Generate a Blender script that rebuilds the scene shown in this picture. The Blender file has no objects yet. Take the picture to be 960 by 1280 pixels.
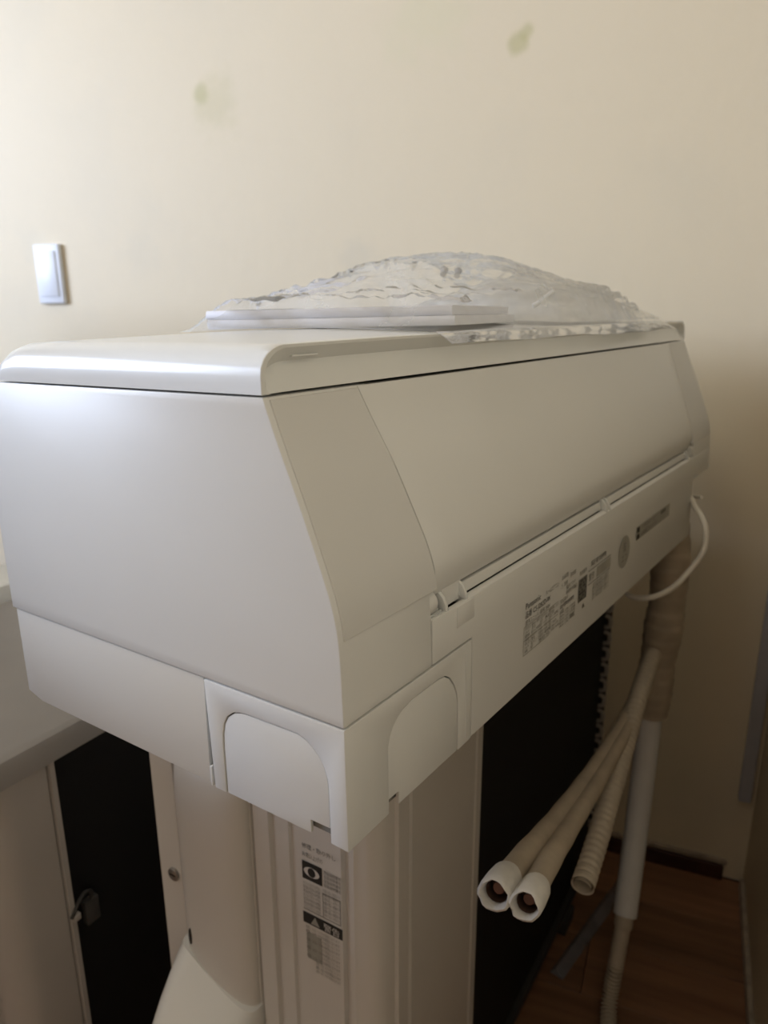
import bpy, bmesh, math, random
import numpy as np
from mathutils import Vector, Matrix, noise
random.seed(4)
S = bpy.context.scene
COL = S.collection
FL = 0.73                                   # height of the unit's underside corner above the floor

# ------------------------------------------------------------------ camera
cd = bpy.data.cameras.new('camera'); cam = bpy.data.objects.new('camera', cd); COL.objects.link(cam)
Rt = Vector((0.577227, -0.816568, -0.005011)); Dn = Vector((-0.228782, -0.155827, -0.960925)); Fw = Vector((0.78388, 0.555818, -0.276764))
m = Matrix((Rt, -Dn, -Fw)).transposed().to_4x4()
m.translation = Vector((-0.26743, -0.21454, 0.2907 + FL))
cam.matrix_world = m
cd.sensor_fit = 'VERTICAL'; cd.sensor_height = 36.0; cd.sensor_width = 27.0
cd.lens = 938.94 / 1280 * 36
cd.clip_start = 0.02
cd.dof.use_dof = True; cd.dof.focus_distance = 0.46; cd.dof.aperture_fstop = 9.0
S.camera = cam

# ------------------------------------------------------------------ light, exposure
W = bpy.data.worlds.new('world'); S.world = W; W.use_nodes = True
W.node_tree.nodes['Background'].inputs[0].default_value = (0.62, 0.74, 1.0, 1)
W.node_tree.nodes['Background'].inputs[1].default_value = 0.6
S.view_settings.view_transform = 'Standard'; S.view_settings.look = 'None'
S.view_settings.gamma = 1.0; S.view_settings.use_curve_mapping = False
S.view_settings.exposure = 0.16
RA = math.radians(13)
RN = Vector((math.cos(RA), math.sin(RA), 0)); RT = Vector((-math.sin(RA), math.cos(RA), 0))
def room(n, t, z): return RN * n + RT * t + Vector((0, 0, z))
N1, N0, T0, T1, CZ = 0.971, -2.3, -0.32, 2.80, 2.45     # back wall, wall behind, right wall, left wall, ceiling
WIN = (-1.45, 0.15, 1.0, 2.15)                       # window in the left wall: n0, n1, z0, z1
def area(name, loc, target, sx, sy, power, col):
    l = bpy.data.lights.new(name, 'AREA'); l.shape = 'RECTANGLE'; l.size = sx; l.size_y = sy; l.energy = power; l.color = col
    o = bpy.data.objects.new(name, l); COL.objects.link(o); o.location = loc
    o.rotation_euler = (Vector(target) - Vector(loc)).to_track_quat('-Z', 'Y').to_euler()
    return o
wc = ((WIN[0] + WIN[1]) / 2, (WIN[2] + WIN[3]) / 2)
area('window_daylight', room(wc[0], T1 + 0.13, wc[1]), room(wc[0], 0, wc[1] - 0.0), WIN[1] - WIN[0], WIN[3] - WIN[2], 118, (0.66, 0.775, 1.0))

# ------------------------------------------------------------------ materials
def nmat(name, color, rough=0.5, spec=0.5, var=0.0, vscale=8.0, bump=0.0, bscale=200.0, metal=0.0, tint=None):
    mt = bpy.data.materials.new(name); mt.use_nodes = True
    nt = mt.node_tree; b = nt.nodes['Principled BSDF']
    b.inputs['Base Color'].default_value = (*color, 1); b.inputs['Roughness'].default_value = rough
    b.inputs['Specular IOR Level'].default_value = spec; b.inputs['Metallic'].default_value = metal
    tc = nt.nodes.new('ShaderNodeTexCoord')
    if var > 0:
        nz = nt.nodes.new('ShaderNodeTexNoise'); nz.inputs['Scale'].default_value = vscale; nz.inputs['Detail'].default_value = 5
        nt.links.new(tc.outputs['Object'], nz.inputs['Vector'])
        rp = nt.nodes.new('ShaderNodeValToRGB'); rp.color_ramp.elements[0].position = 0.3; rp.color_ramp.elements[1].position = 0.7
        t2 = tint or tuple(c * (1 - var) for c in color)
        rp.color_ramp.elements[0].color = (*t2, 1); rp.color_ramp.elements[1].color = (*color, 1)
        nt.links.new(nz.outputs['Fac'], rp.inputs['Fac']); nt.links.new(rp.outputs['Color'], b.inputs['Base Color'])
    if bump > 0:
        n2 = nt.nodes.new('ShaderNodeTexNoise'); n2.inputs['Scale'].default_value = bscale
        nt.links.new(tc.outputs['Object'], n2.inputs['Vector'])
        bp = nt.nodes.new('ShaderNodeBump'); bp.inputs['Strength'].default_value = bump; bp.inputs['Distance'].default_value = 0.001
        nt.links.new(n2.outputs['Fac'], bp.inputs['Height']); nt.links.new(bp.outputs['Normal'], b.inputs['Normal'])
    return mt
M = {}
M['white'] = nmat('white_plastic', (0.73, 0.725, 0.70), 0.36, 0.45, 0.03, 6, 0.03, 900)
M['lid'] = nmat('lid_plastic', (0.75, 0.755, 0.735), 0.24, 0.5, 0.02, 5)
M['trim'] = nmat('matte_trim_plastic', (0.66, 0.65, 0.625), 0.5, 0.4, 0.02, 9)
M['dark_in'] = nmat('inner_plastic', (0.26, 0.25, 0.225), 0.7, 0.2, 0.1)
M['ink'] = nmat('black_print', (0.035, 0.033, 0.03), 0.6, 0.2, 0.1, 60)
M['ink_grey'] = nmat('grey_print', (0.19, 0.18, 0.155), 0.6, 0.2, 0.2, 60)
M['ink_pale'] = nmat('pale_grey_print', (0.40, 0.385, 0.34), 0.6, 0.2, 0.2, 60)
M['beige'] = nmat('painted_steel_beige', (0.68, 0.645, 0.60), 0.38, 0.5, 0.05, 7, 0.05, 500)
M['beige2'] = nmat('painted_steel_beige_dark', (0.44, 0.405, 0.37), 0.42, 0.5, 0.08, 9, 0.05, 500)  # darker beige tone for the second unit
M['cover2'] = nmat('grey_cover_painted_shade', (0.30, 0.28, 0.265), 0.45, 0.4, 0.1, 9)  # dark grey puts the shade on the second unit's lid into its colour
M['valve'] = nmat('glossy_valve_plastic', (0.74, 0.73, 0.70), 0.25, 0.5, 0.03, 9)
M['steel'] = nmat('screw_steel', (0.42, 0.40, 0.37), 0.35, 0.5, 0.2, 90, metal=0.8)
M['groove'] = nmat('grey_steel', (0.40, 0.37, 0.34), 0.5, 0.4, 0.1)  # mid-grey steel of the coil bends
M['pan'] = nmat('base_pan_steel', (0.05, 0.048, 0.045), 0.6, 0.3, 0.2)
M['clip'] = nmat('dark_sensor_plastic', (0.075, 0.07, 0.065), 0.5, 0.4, 0.2, 90)
M['tape'] = nmat('beige_wrap_tape', (0.50, 0.42, 0.32), 0.6, 0.3, 0.25, 30, 0.3, 120)
M['hose'] = nmat('beige_hose_plastic', (0.56, 0.49, 0.39), 0.5, 0.4, 0.15, 40)
M['sleeve'] = nmat('white_insulation_foam', (0.78, 0.78, 0.77), 0.7, 0.3, 0.06, 30, 0.1, 300)
M['foamcap'] = nmat('torn_white_foam', (0.74, 0.71, 0.66), 0.8, 0.2, 0.15, 60, 0.5, 200)
M['copper'] = nmat('dull_copper', (0.20, 0.085, 0.055), 0.5, 0.4, 0.3, 60)
M['holein'] = nmat('pipe_bore', (0.13, 0.075, 0.055), 0.8, 0.2, 0.2)
M['cord'] = nmat('white_cord', (0.74, 0.70, 0.62), 0.4, 0.4, 0.05)
M['plate'] = nmat('switch_plastic', (0.80, 0.84, 0.92), 0.35, 0.5, 0.02)
M['duct'] = nmat('grey_duct_plastic', (0.50, 0.51, 0.56), 0.45, 0.4, 0.1, 20)
M['paper'] = nmat('booklet_paper', (0.82, 0.83, 0.90), 0.55, 0.35, 0.08, 30)
M['foam'] = nmat('polystyrene', (0.88, 0.90, 0.92), 0.7, 0.2, 0.05, 90, 0.2, 200)
M['brown'] = nmat('dark_brown_wood', (0.075, 0.028, 0.016), 0.5, 0.4, 0.4, 20)
M['caulk'] = nmat('old_caulk', (0.50, 0.42, 0.33), 0.7, 0.3, 0.4, 40)

def wall_mat(name, base, stain, smudges=()):
    mt = bpy.data.materials.new(name); mt.use_nodes = True; nt = mt.node_tree; L = nt.links
    b = nt.nodes['Principled BSDF']; b.inputs['Roughness'].default_value = 0.55; b.inputs['Specular IOR Level'].default_value = 0.3
    g = nt.nodes.new('ShaderNodeNewGeometry')
    n1 = nt.nodes.new('ShaderNodeTexNoise'); n1.inputs['Scale'].default_value = 3.2; n1.inputs['Detail'].default_value = 6
    L.new(g.outputs['Position'], n1.inputs['Vector'])
    r1 = nt.nodes.new('ShaderNodeValToRGB'); r1.color_ramp.elements[0].position = 0.50; r1.color_ramp.elements[1].position = 0.75
    r1.color_ramp.elements[0].color = (0, 0, 0, 1); r1.color_ramp.elements[1].color = (0.55, 0.55, 0.55, 1)
    L.new(n1.outputs['Fac'], r1.inputs['Fac'])
    mx = nt.nodes.new('ShaderNodeMix'); mx.data_type = 'RGBA'
    mx.inputs[6].default_value = (*base, 1); mx.inputs[7].default_value = (*stain, 1)
    L.new(r1.outputs['Color'], mx.inputs[0])
    out = mx.outputs[2]
    wob = nt.nodes.new('ShaderNodeTexNoise'); wob.inputs['Scale'].default_value = 22; wob.inputs['Detail'].default_value = 5
    L.new(g.outputs['Position'], wob.inputs['Vector'])
    for (p, rad, stg, colr) in smudges:
        vd = nt.nodes.new('ShaderNodeVectorMath'); vd.operation = 'DISTANCE'; vd.inputs[1].default_value = p
        L.new(g.outputs['Position'], vd.inputs[0])
        ad = nt.nodes.new('ShaderNodeMath'); ad.operation = 'MULTIPLY_ADD'; ad.inputs[1].default_value = rad * 1.5; ad.inputs[2].default_value = -rad * 0.75
        L.new(wob.outputs['Fac'], ad.inputs[0])
        sm = nt.nodes.new('ShaderNodeMath'); sm.operation = 'ADD'; L.new(vd.outputs['Value'], sm.inputs[0]); L.new(ad.outputs[0], sm.inputs[1])
        mr = nt.nodes.new('ShaderNodeMapRange'); mr.interpolation_type = 'SMOOTHSTEP'
        mr.inputs['From Min'].default_value = rad; mr.inputs['From Max'].default_value = rad * 0.2
        mr.inputs['To Min'].default_value = 0; mr.inputs['To Max'].default_value = stg
        L.new(sm.outputs[0], mr.inputs['Value'])
        m2 = nt.nodes.new('ShaderNodeMix'); m2.data_type = 'RGBA'; m2.inputs[7].default_value = (*colr, 1)
        L.new(mr.outputs[0], m2.inputs[0]); L.new(out, m2.inputs[6]); out = m2.outputs[2]
    L.new(out, b.inputs['Base Color'])
    bp = nt.nodes.new('ShaderNodeBump'); bp.inputs['Strength'].default_value = 0.25; bp.inputs['Distance'].default_value = 0.002
    n3 = nt.nodes.new('ShaderNodeTexNoise'); n3.inputs['Scale'].default_value = 60; L.new(g.outputs['Position'], n3.inputs['Vector'])
    L.new(n3.outputs['Fac'], bp.inputs['Height']); L.new(bp.outputs['Normal'], b.inputs['Normal'])
    return mt
CREAM = (0.80, 0.705, 0.53); STAIN = (0.72, 0.655, 0.52)
OL = (0.50, 0.47, 0.22)
M['wall_back'] = wall_mat('cream_wall_stained', CREAM, STAIN, [
    (room(N1, 0.152, 0.660 + FL), 0.022, 0.55, OL), (room(N1, 0.138, 0.675 + FL), 0.016, 0.5, OL),
    (room(N1, 0.733, 0.647 + FL), 0.022, 0.5, OL), (room(N1, 0.70, 0.62 + FL), 0.07, 0.22, OL),
    (room(N1, 0.30, 0.72 + FL), 0.10, 0.18, (0.66, 0.68, 0.42)), (room(N1, 0.42, 0.36 + FL), 0.05, 0.22, (0.6, 0.58, 0.5)),
    (room(N1, 1.18, 0.40 + FL), 0.05, 0.18, (0.6, 0.58, 0.5)), (room(N1, 0.90, 0.37 + FL), 0.06, 0.16, (0.6, 0.58, 0.5))])
M['wall'] = wall_mat('cream_wall', CREAM, STAIN)
M['wall_side'] = wall_mat('dull_beige_wall', (0.54, 0.445, 0.295), (0.48, 0.395, 0.26))
M['panelling'] = nmat('brown_panelling', (0.40, 0.30, 0.205), 0.6, 0.3, 0.25, 6)
M['ceil'] = nmat('ceiling_boards', (0.62, 0.54, 0.42), 0.8, 0.2, 0.04, 3)

def wood_mat():
    mt = bpy.data.materials.new('laminate_wood'); mt.use_nodes = True; nt = mt.node_tree; L = nt.links
    b = nt.nodes['Principled BSDF']; b.inputs['Roughness'].default_value = 0.42
    tc = nt.nodes.new('ShaderNodeTexCoord'); oi = nt.nodes.new('ShaderNodeObjectInfo')
    mp = nt.nodes.new('ShaderNodeMapping'); mp.inputs['Scale'].default_value = (30, 2.2, 1)
    L.new(tc.outputs['Object'], mp.inputs['Vector'])
    ad = nt.nodes.new('ShaderNodeVectorMath'); ad.operation = 'ADD'; L.new(mp.outputs[0], ad.inputs[0])
    sc = nt.nodes.new('ShaderNodeVectorMath'); sc.operation = 'SCALE'; sc.inputs[0].default_value = (13, 17, 5); L.new(oi.outputs['Random'], sc.inputs['Scale'])
    L.new(sc.outputs[0], ad.inputs[1])
    nz = nt.nodes.new('ShaderNodeTexNoise'); nz.inputs['Scale'].default_value = 1.6; nz.inputs['Detail'].default_value = 7
    L.new(ad.outputs[0], nz.inputs['Vector'])
    rp = nt.nodes.new('ShaderNodeValToRGB'); e = rp.color_ramp.elements
    e[0].position = 0.32; e[0].color = (0.20, 0.095, 0.048, 1); e[1].position = 0.7; e[1].color = (0.35, 0.175, 0.092, 1)
    L.new(nz.outputs['Fac'], rp.inputs['Fac'])
    mu = nt.nodes.new('ShaderNodeMix'); mu.data_type = 'RGBA'; mu.blend_type = 'MULTIPLY'; mu.inputs[0].default_value = 1
    mr = nt.nodes.new('ShaderNodeMapRange'); mr.inputs['To Min'].default_value = 0.8; mr.inputs['To Max'].default_value = 1.1
    L.new(oi.outputs['Random'], mr.inputs['Value']); L.new(rp.outputs['Color'], mu.inputs[6]); L.new(mr.outputs[0], mu.inputs[7])
    L.new(mu.outputs[2], b.inputs['Base Color'])
    return mt
M['wood'] = wood_mat()
M['subfloor'] = nmat('dark_subfloor', (0.05, 0.022, 0.012), 0.8, 0.2, 0.2)

def coil_mat():
    mt = bpy.data.materials.new('black_coil_fins'); mt.use_nodes = True; nt = mt.node_tree; L = nt.links
    b = nt.nodes['Principled BSDF']; b.inputs['Roughness'].default_value = 0.6; b.inputs['Specular IOR Level'].default_value = 0.2
    tc = nt.nodes.new('ShaderNodeTexCoord'); wv = nt.nodes.new('ShaderNodeTexWave'); wv.bands_direction = 'X'; wv.inputs['Scale'].default_value = 180
    L.new(tc.outputs['Object'], wv.inputs['Vector'])
    rp = nt.nodes.new('ShaderNodeValToRGB'); rp.color_ramp.elements[0].color = (0.006, 0.006, 0.007, 1); rp.color_ramp.elements[1].color = (0.022, 0.021, 0.022, 1)
    L.new(wv.outputs['Fac'], rp.inputs['Fac']); L.new(rp.outputs['Color'], b.inputs['Base Color'])
    bp = nt.nodes.new('ShaderNodeBump'); bp.inputs['Strength'].default_value = 0.6; bp.inputs['Distance'].default_value = 0.001
    L.new(wv.outputs['Fac'], bp.inputs['Height']); L.new(bp.outputs['Normal'], b.inputs['Normal'])
    return mt
M['coil'] = coil_mat()

def film_mat(name, haze0, haze1, rough=0.12, col=(0.86, 0.86, 0.84)):
    mt = bpy.data.materials.new(name); mt.use_nodes = True; nt = mt.node_tree; L = nt.links
    for n in list(nt.nodes):
        if n.type != 'OUTPUT_MATERIAL': nt.nodes.remove(n)
    out = [n for n in nt.nodes if n.type == 'OUTPUT_MATERIAL'][0]
    tr = nt.nodes.new('ShaderNodeBsdfTransparent'); tr.inputs[0].default_value = (0.97, 0.97, 0.97, 1)
    df = nt.nodes.new('ShaderNodeBsdfDiffuse'); df.inputs[0].default_value = (*col, 1)
    tl = nt.nodes.new('ShaderNodeBsdfTranslucent'); tl.inputs[0].default_value = (*col, 1)
    gl = nt.nodes.new('ShaderNodeBsdfGlossy'); gl.inputs['Roughness'].default_value = rough; gl.inputs[0].default_value = (0.95, 0.95, 0.95, 1)
    m0 = nt.nodes.new('ShaderNodeMixShader'); m0.inputs[0].default_value = 0.5; L.new(df.outputs[0], m0.inputs[1]); L.new(tl.outputs[0], m0.inputs[2])
    tc = nt.nodes.new('ShaderNodeTexCoord'); nz = nt.nodes.new('ShaderNodeTexNoise'); nz.inputs['Scale'].default_value = 16; nz.inputs['Detail'].default_value = 5
    L.new(tc.outputs['Object'], nz.inputs['Vector'])
    mr = nt.nodes.new('ShaderNodeMapRange'); mr.inputs['From Min'].default_value = 0.35; mr.inputs['From Max'].default_value = 0.7
    mr.inputs['To Min'].default_value = haze0; mr.inputs['To Max'].default_value = haze1
    L.new(nz.outputs['Fac'], mr.inputs['Value'])
    m1 = nt.nodes.new('ShaderNodeMixShader'); L.new(mr.outputs[0], m1.inputs[0]); L.new(tr.outputs[0], m1.inputs[1]); L.new(m0.outputs[0], m1.inputs[2])
    fr = nt.nodes.new('ShaderNodeLayerWeight'); fr.inputs[0].default_value = 0.11
    m2 = nt.nodes.new('ShaderNodeMixShader'); L.new(fr.outputs['Fresnel'], m2.inputs[0]); L.new(m1.outputs[0], m2.inputs[1]); L.new(gl.outputs[0], m2.inputs[2])
    L.new(m2.outputs[0], out.inputs[0])
    return mt
M['film'] = film_mat('clear_polybag_film', 0.07, 0.34, 0.07, (0.95, 0.95, 0.93))
M['milky'] = film_mat('milky_polybag_film', 0.45, 0.75, 0.2, (0.95, 0.94, 0.92))
M['strip'] = film_mat('cloudy_plastic', 0.25, 0.5, 0.2, (0.55, 0.58, 0.66))

# ------------------------------------------------------------------ mesh helpers
def finish(me, smooth, ang=32):
    if not smooth: return
    bm = bmesh.new(); bm.from_mesh(me)
    for f in bm.faces: f.smooth = True
    for e in bm.edges:
        if len(e.link_faces) == 2: e.smooth = e.calc_face_angle(0) < math.radians(ang)
        else: e.smooth = False
    bm.to_mesh(me); bm.free()
def mk(name, V, F, mat, parent=None, smooth=True, bevel=0.0, seg=2, ang=32, mats=None, midx=None, recalc=True):
    me = bpy.data.meshes.new(name); me.from_pydata([tuple(v) for v in V], [], F)
    for x in (mats or [mat]): me.materials.append(x)
    if midx is not None: me.polygons.foreach_set('material_index', midx)
    if recalc:
        bm = bmesh.new(); bm.from_mesh(me); bmesh.ops.recalc_face_normals(bm, faces=bm.faces); bm.to_mesh(me); bm.free()
    if bevel > 0:
        bm = bmesh.new(); bm.from_mesh(me)
        es = [e for e in bm.edges if len(e.link_faces) == 2 and e.calc_face_angle(0) > math.radians(38)]
        bmesh.ops.bevel(bm, geom=es, offset=bevel, segments=seg, profile=0.5, affect='EDGES', clamp_overlap=True)
        bm.to_mesh(me); bm.free()
    finish(me, smooth, ang); me.update()
    o = bpy.data.objects.new(name, me); COL.objects.link(o)
    if parent: o.parent = parent
    return o
class MB:
    def __init__(s): s.V = []; s.F = []; s.I = []
    def add(s, V, F, mi=0):
        k = len(s.V); s.V += [tuple(v) for v in V]; s.F += [tuple(i + k for i in f) for f in F]; s.I += [mi] * len(F); return s
    def box(s, x0, x1, y0, y1, z0, z1, mi=0):
        V = [(x, y, z) for z in (z0, z1) for y in (y0, y1) for x in (x0, x1)]
        return s.add(V, [(0, 2, 3, 1), (4, 5, 7, 6), (0, 1, 5, 4), (2, 6, 7, 3), (0, 4, 6, 2), (1, 3, 7, 5)], mi)
    def prism(s, poly, axis, a0, a1, mi=0):
        # poly: list of 2-D points in the two other axes (order x,y,z without `axis`)
        def p(u, v, a): c = [u, v]; c.insert(axis, a); return tuple(c)
        n = len(poly); V = [p(u, v, a0) for u, v in poly] + [p(u, v, a1) for u, v in poly]
        F = [tuple(range(n))[::-1], tuple(range(n, 2 * n))] + [(i, (i + 1) % n, n + (i + 1) % n, n + i) for i in range(n)]
        return s.add(V, F, mi)
    def rings(s, rings, cap0=True, cap1=True, closed=True, mi=0):
        n = len(rings[0]); V = [v for r in rings for v in r]; F = []
        for i in range(len(rings) - 1):
            for j in range(n if closed else n - 1):
                F.append((i * n + j, i * n + (j + 1) % n, (i + 1) * n + (j + 1) % n, (i + 1) * n + j))
        if cap0: F.append(tuple(range(n))[::-1])
        if cap1: F.append(tuple(range((len(rings) - 1) * n, len(rings) * n)))
        return s.add(V, F, mi)
    def out(s, name, mat, parent=None, **k):
        if isinstance(mat, (list, tuple)): return mk(name, s.V, s.F, None, parent, mats=list(mat), midx=s.I, **k)
        return mk(name, s.V, s.F, mat, parent, **k)
def box(name, mat, parent, x0, x1, y0, y1, z0, z1, bevel=0.0, **k):
    return MB().box(x0, x1, y0, y1, z0, z1).out(name, mat, parent, bevel=bevel, **k)
def empty(name, loc=(0, 0, 0), rotz=0.0):
    o = bpy.data.objects.new(name, None); COL.objects.link(o); o.location = loc; o.rotation_euler = (0, 0, rotz); o.empty_display_size = 0.05
    return o
def tag(o, label=None, cat=None, group=None, kind=None):
    if label: o['label'] = label
    if cat: o['category'] = cat
    if group: o['group'] = group
    if kind: o['kind'] = kind
    return o
def catmull(P, n):
    P = [Vector(p) for p in P]; Q = [2 * P[0] - P[1]] + P + [2 * P[-1] - P[-2]]; out = []
    for i in range(len(P) - 1):
        a, b, c, d = Q[i:i + 4]
        for k in range(n):
            t = k / n
            out.append(0.5 * ((2 * b) + (c - a) * t + (2 * a - 5 * b + 4 * c - d) * t * t + (3 * b - a - 3 * c + d) * t ** 3))
    out.append(P[-1]); return out
def resample(P, n):
    d = [0]
    for i in range(1, len(P)): d.append(d[-1] + (P[i] - P[i - 1]).length)
    out = []
    for k in range(n + 1):
        s = d[-1] * k / n; i = 0
        while i < len(d) - 2 and d[i + 1] < s: i += 1
        t = (s - d[i]) / max(1e-9, d[i + 1] - d[i]); out.append(P[i].lerp(P[i + 1], min(1, t)))
    return out, d[-1]
def frames(P, upv=Vector((0, 0, 1))):
    fr = []; u = None
    for i in range(len(P)):
        t = (P[min(i + 1, len(P) - 1)] - P[max(i - 1, 0)]).normalized()
        if u is None:
            u = upv - t * upv.dot(t)
            if u.length < 1e-3: u = Vector((1, 0, 0)) - t * t.x
        else: u = u - t * u.dot(t)
        u.normalize(); fr.append((t, u, t.cross(u)))
    return fr
def tube(mb, P, rf, seg=16, cap0=True, cap1=True, mi=0, off=(0, 0)):
    fr = frames(P); R = []
    for i, p in enumerate(P):
        r = rf(i / (len(P) - 1)) if callable(rf) else rf
        c = p + fr[i][1] * off[0] + fr[i][2] * off[1]
        R.append([c + (fr[i][1] * math.cos(a) + fr[i][2] * math.sin(a)) * r for a in (2 * math.pi * k / seg for k in range(seg))])
    mb.rings(R, cap0, cap1, mi=mi); return fr
_dg = None
def text_poly(body, size, stretch=1.0):
    cu = bpy.data.curves.new('t', 'FONT'); cu.body = body; cu.size = size; cu.resolution_u = 2
    o = bpy.data.objects.new('t', cu); COL.objects.link(o)
    bpy.context.view_layer.update()
    dg = bpy.context.evaluated_depsgraph_get(); me = bpy.data.meshes.new_from_object(o.evaluated_get(dg))
    V = [(v.co.x * stretch, v.co.y) for v in me.vertices]; F = [tuple(p.vertices) for p in me.polygons]
    bpy.data.objects.remove(o); bpy.data.curves.remove(cu); bpy.data.meshes.remove(me)
    return V, F

# ------------------------------------------------------------------ the room
def room_box(mb, n0, n1, t0, t1, z0, z1, mi=0):
    V = [room(n, t, z) for z in (z0, z1) for t in (t0, t1) for n in (n0, n1)]
    return mb.add(V, [(0, 2, 3, 1), (4, 5, 7, 6), (0, 1, 5, 4), (2, 6, 7, 3), (0, 4, 6, 2), (1, 3, 7, 5)], mi)
def struct(name, mb, mat, **k): return tag(mb.out(name, mat, None, smooth=False, **k), kind='structure')
TH = 0.12
struct('wall_back', room_box(MB(), N1, N1 + TH, T0 - TH, T1 + TH, 0, CZ), M['wall_back'])
struct('wall_right', room_box(MB(), N0, N1, T0 - TH, T0, 0, CZ), M['wall_side'])
struct('wall_front', room_box(MB(), N0 - TH, N0, T0 - TH, T1 + TH, 0, CZ), M['panelling'])
wl = MB()
room_box(wl, N0, WIN[0], T1, T1 + TH, 0, CZ); room_box(wl, WIN[1], N1, T1, T1 + TH, 0, CZ)
room_box(wl, WIN[0], WIN[1], T1, T1 + TH, 0, WIN[2]); room_box(wl, WIN[0], WIN[1], T1, T1 + TH, WIN[3], CZ)
struct('wall_left', wl, M['wall'])
struct('ceiling', room_box(MB(), N0 - TH, N1 + TH, T0 - TH, T1 + TH, CZ, CZ + TH), M['ceil'])
wf = MB(); fw = 0.05
for a in ((WIN[0], WIN[0] + fw, WIN[2], WIN[3]), (WIN[1] - fw, WIN[1], WIN[2], WIN[3]), (WIN[0] + fw, WIN[1] - fw, WIN[2], WIN[2] + fw),
          (WIN[0] + fw, WIN[1] - fw, WIN[3] - fw, WIN[3]), (wc[0] - 0.03, wc[0] + 0.03, WIN[2] + fw, WIN[3] - fw)):
    room_box(wf, a[0], a[1], T1 + 0.03, T1 + 0.08, a[2], a[3])
struct('window_1', wf, M['duct'])
fl = struct('floor', room_box(MB(), N0 - TH, N1 + TH, T0 - TH, T1 + TH, -0.05, -0.0125), M['subfloor'])
# planks run along the back wall
PW, PL = 0.112, 0.91
pm = None; row = 0; n = N1 - 0.004
while n > N0:
    w = min(PW, n - N0)
    tt = T0 + 0.002 - ((row * 0.37) % 1.0) * PL
    while tt < T1:
        a, b = max(tt, T0 + 0.002), min(tt + PL, T1 - 0.002)
        if b - a > 0.03:
            full = abs((b - a) - PL) < 1e-6 and abs(w - PW) < 1e-6
            if full and pm: me = pm
            else:
                q = MB().box(-w / 2 + 0.0005, w / 2 - 0.0005, -(b - a) / 2 + 0.0005, (b - a) / 2 - 0.0005, -0.0125, 0.0)
                tmp = q.out('plank', M['wood'], None, bevel=0.0008, seg=1, smooth=False); me = tmp.data; bpy.data.objects.remove(tmp)
                if full: pm = me
            o = bpy.data.objects.new('plank', me); COL.objects.link(o); o.parent = fl
            o.location = room(n - w / 2, (a + b) / 2, 0); o.rotation_euler = (0, 0, RA)
        tt += PL
    n -= PW; row += 1
struct('baseboard_back', room_box(MB(), N1 - 0.012, N1, -0.285, T1, 0.0, 0.030), M['brown'], bevel=0.002)
struct('trim_1', room_box(MB(), N1 - 0.008, N1, -0.29, T1, 0.0305, 0.040), M['caulk'], bevel=0.002)
struct('baseboard_right', room_box(MB(), N0, N1 - 0.02, T0, T0 + 0.008, 0.0, 0.024), M['caulk'], bevel=0.002)

def acmat():
    R = Matrix(((0.999903, -0.000396, 0.013929), (0.0, 0.999597, 0.028402), (-0.013934, -0.0284, 0.9995)))
    m = R.to_4x4(); m.translation = (0, 0, FL); return m
ACM = acmat(); ACI = ACM.inverted()

# ------------------------------------------------------------------ indoor air conditioner lying on its back
AC = empty('air_conditioner'); AC.matrix_world = ACM
tag(AC, 'long off-white indoor air conditioner lying on its back with pipes at one end', 'air conditioner')
L = 0.80
pz = [.0735, .0862, .1064, .1239, .1360, .1485, .1722, .1957, .223, .2433]
py = [.0, .0003, .0006, .0014, .0035, .0072, .0161, .0252, .0367, .0443]
zz = np.linspace(.0735, .2433, 61); yy = np.interp(zz, pz, py)
ker = np.exp(-0.5 * (np.arange(-5, 6) / 2.4) ** 2); ker /= ker.sum()
ys = np.convolve(np.pad(yy, 5, mode='reflect', reflect_type='odd'), ker, mode='valid')
def prof(z): return float(np.interp(z, zz, ys))
def xb(z): return float(np.interp(z, [.113, .15, .20, .2433], [.0958, .0935, .0865, .0765]))   # trim / flap boundary
BACK = lambda z: .3178 + .0035 * math.sin(math.pi * min(1, z / .25)) - max(0, z - .17) * .16
# end panels (near and far): a solid slice of the section
zs = [.0738 + (.2436 - .0738) * i / 34 for i in range(35)]
sec = [(prof(z), z) for z in zs] + [(BACK(z), z) for z in reversed(zs[::2])]
MB().prism(sec, 0, 0, .0872).out('end_panel', M['white'], AC, bevel=0.0009)
MB().prism(sec, 0, L - .0872, L).out('end_panel', M['white'], AC, bevel=0.0009)
# matte trims
def trim(far):
    mb = MB(); nz_ = 30; Z = [.1213 + (.2420 - .1213) * i / nz_ for i in range(nz_ + 1)]
    front = []; back = []
    rings = []
    for z in Z:
        y = prof(z); dy = prof(z + .002) - prof(z - .002); nl = math.hypot(.004, dy); ny, nz = -.004 / nl, dy / nl
        x0, x1 = .0042, xb(z) - .0006
        if far: x0, x1 = L - .0042, L - xb(z) + .0006
        yo, zo = y + ny * .0009, z + nz * .0009
        rings.append([(x0, yo, zo), (x1, yo, zo), (x1, y + .010, z), (x0, y + .0008, z)])
    mb.rings(rings); return mb.out('side_trim', M['trim'], AC, bevel=0.0003, seg=1)
trim(False); trim(True)
# flap
rings = []; NX = 24
Zf = [.1145 + (.2434 - .1145) * i / 36 for i in range(37)]
def fy(z): return prof(z) - .0008 + .0065 * max(0, (.135 - z) / .021) ** 1.5
for z in Zf:
    y = fy(z); xa, xc = xb(z) + .0006, L - xb(z) - .0006
    rings.append([(xa + (xc - xa) * k / NX, y, z) for k in range(NX + 1)] + [(xa + (xc - xa) * k / NX, y + .006, z - .0005) for k in range(NX, -1, -1)])
MB().rings(rings).out('flap', M['white'], AC, bevel=0.0007)
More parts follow.
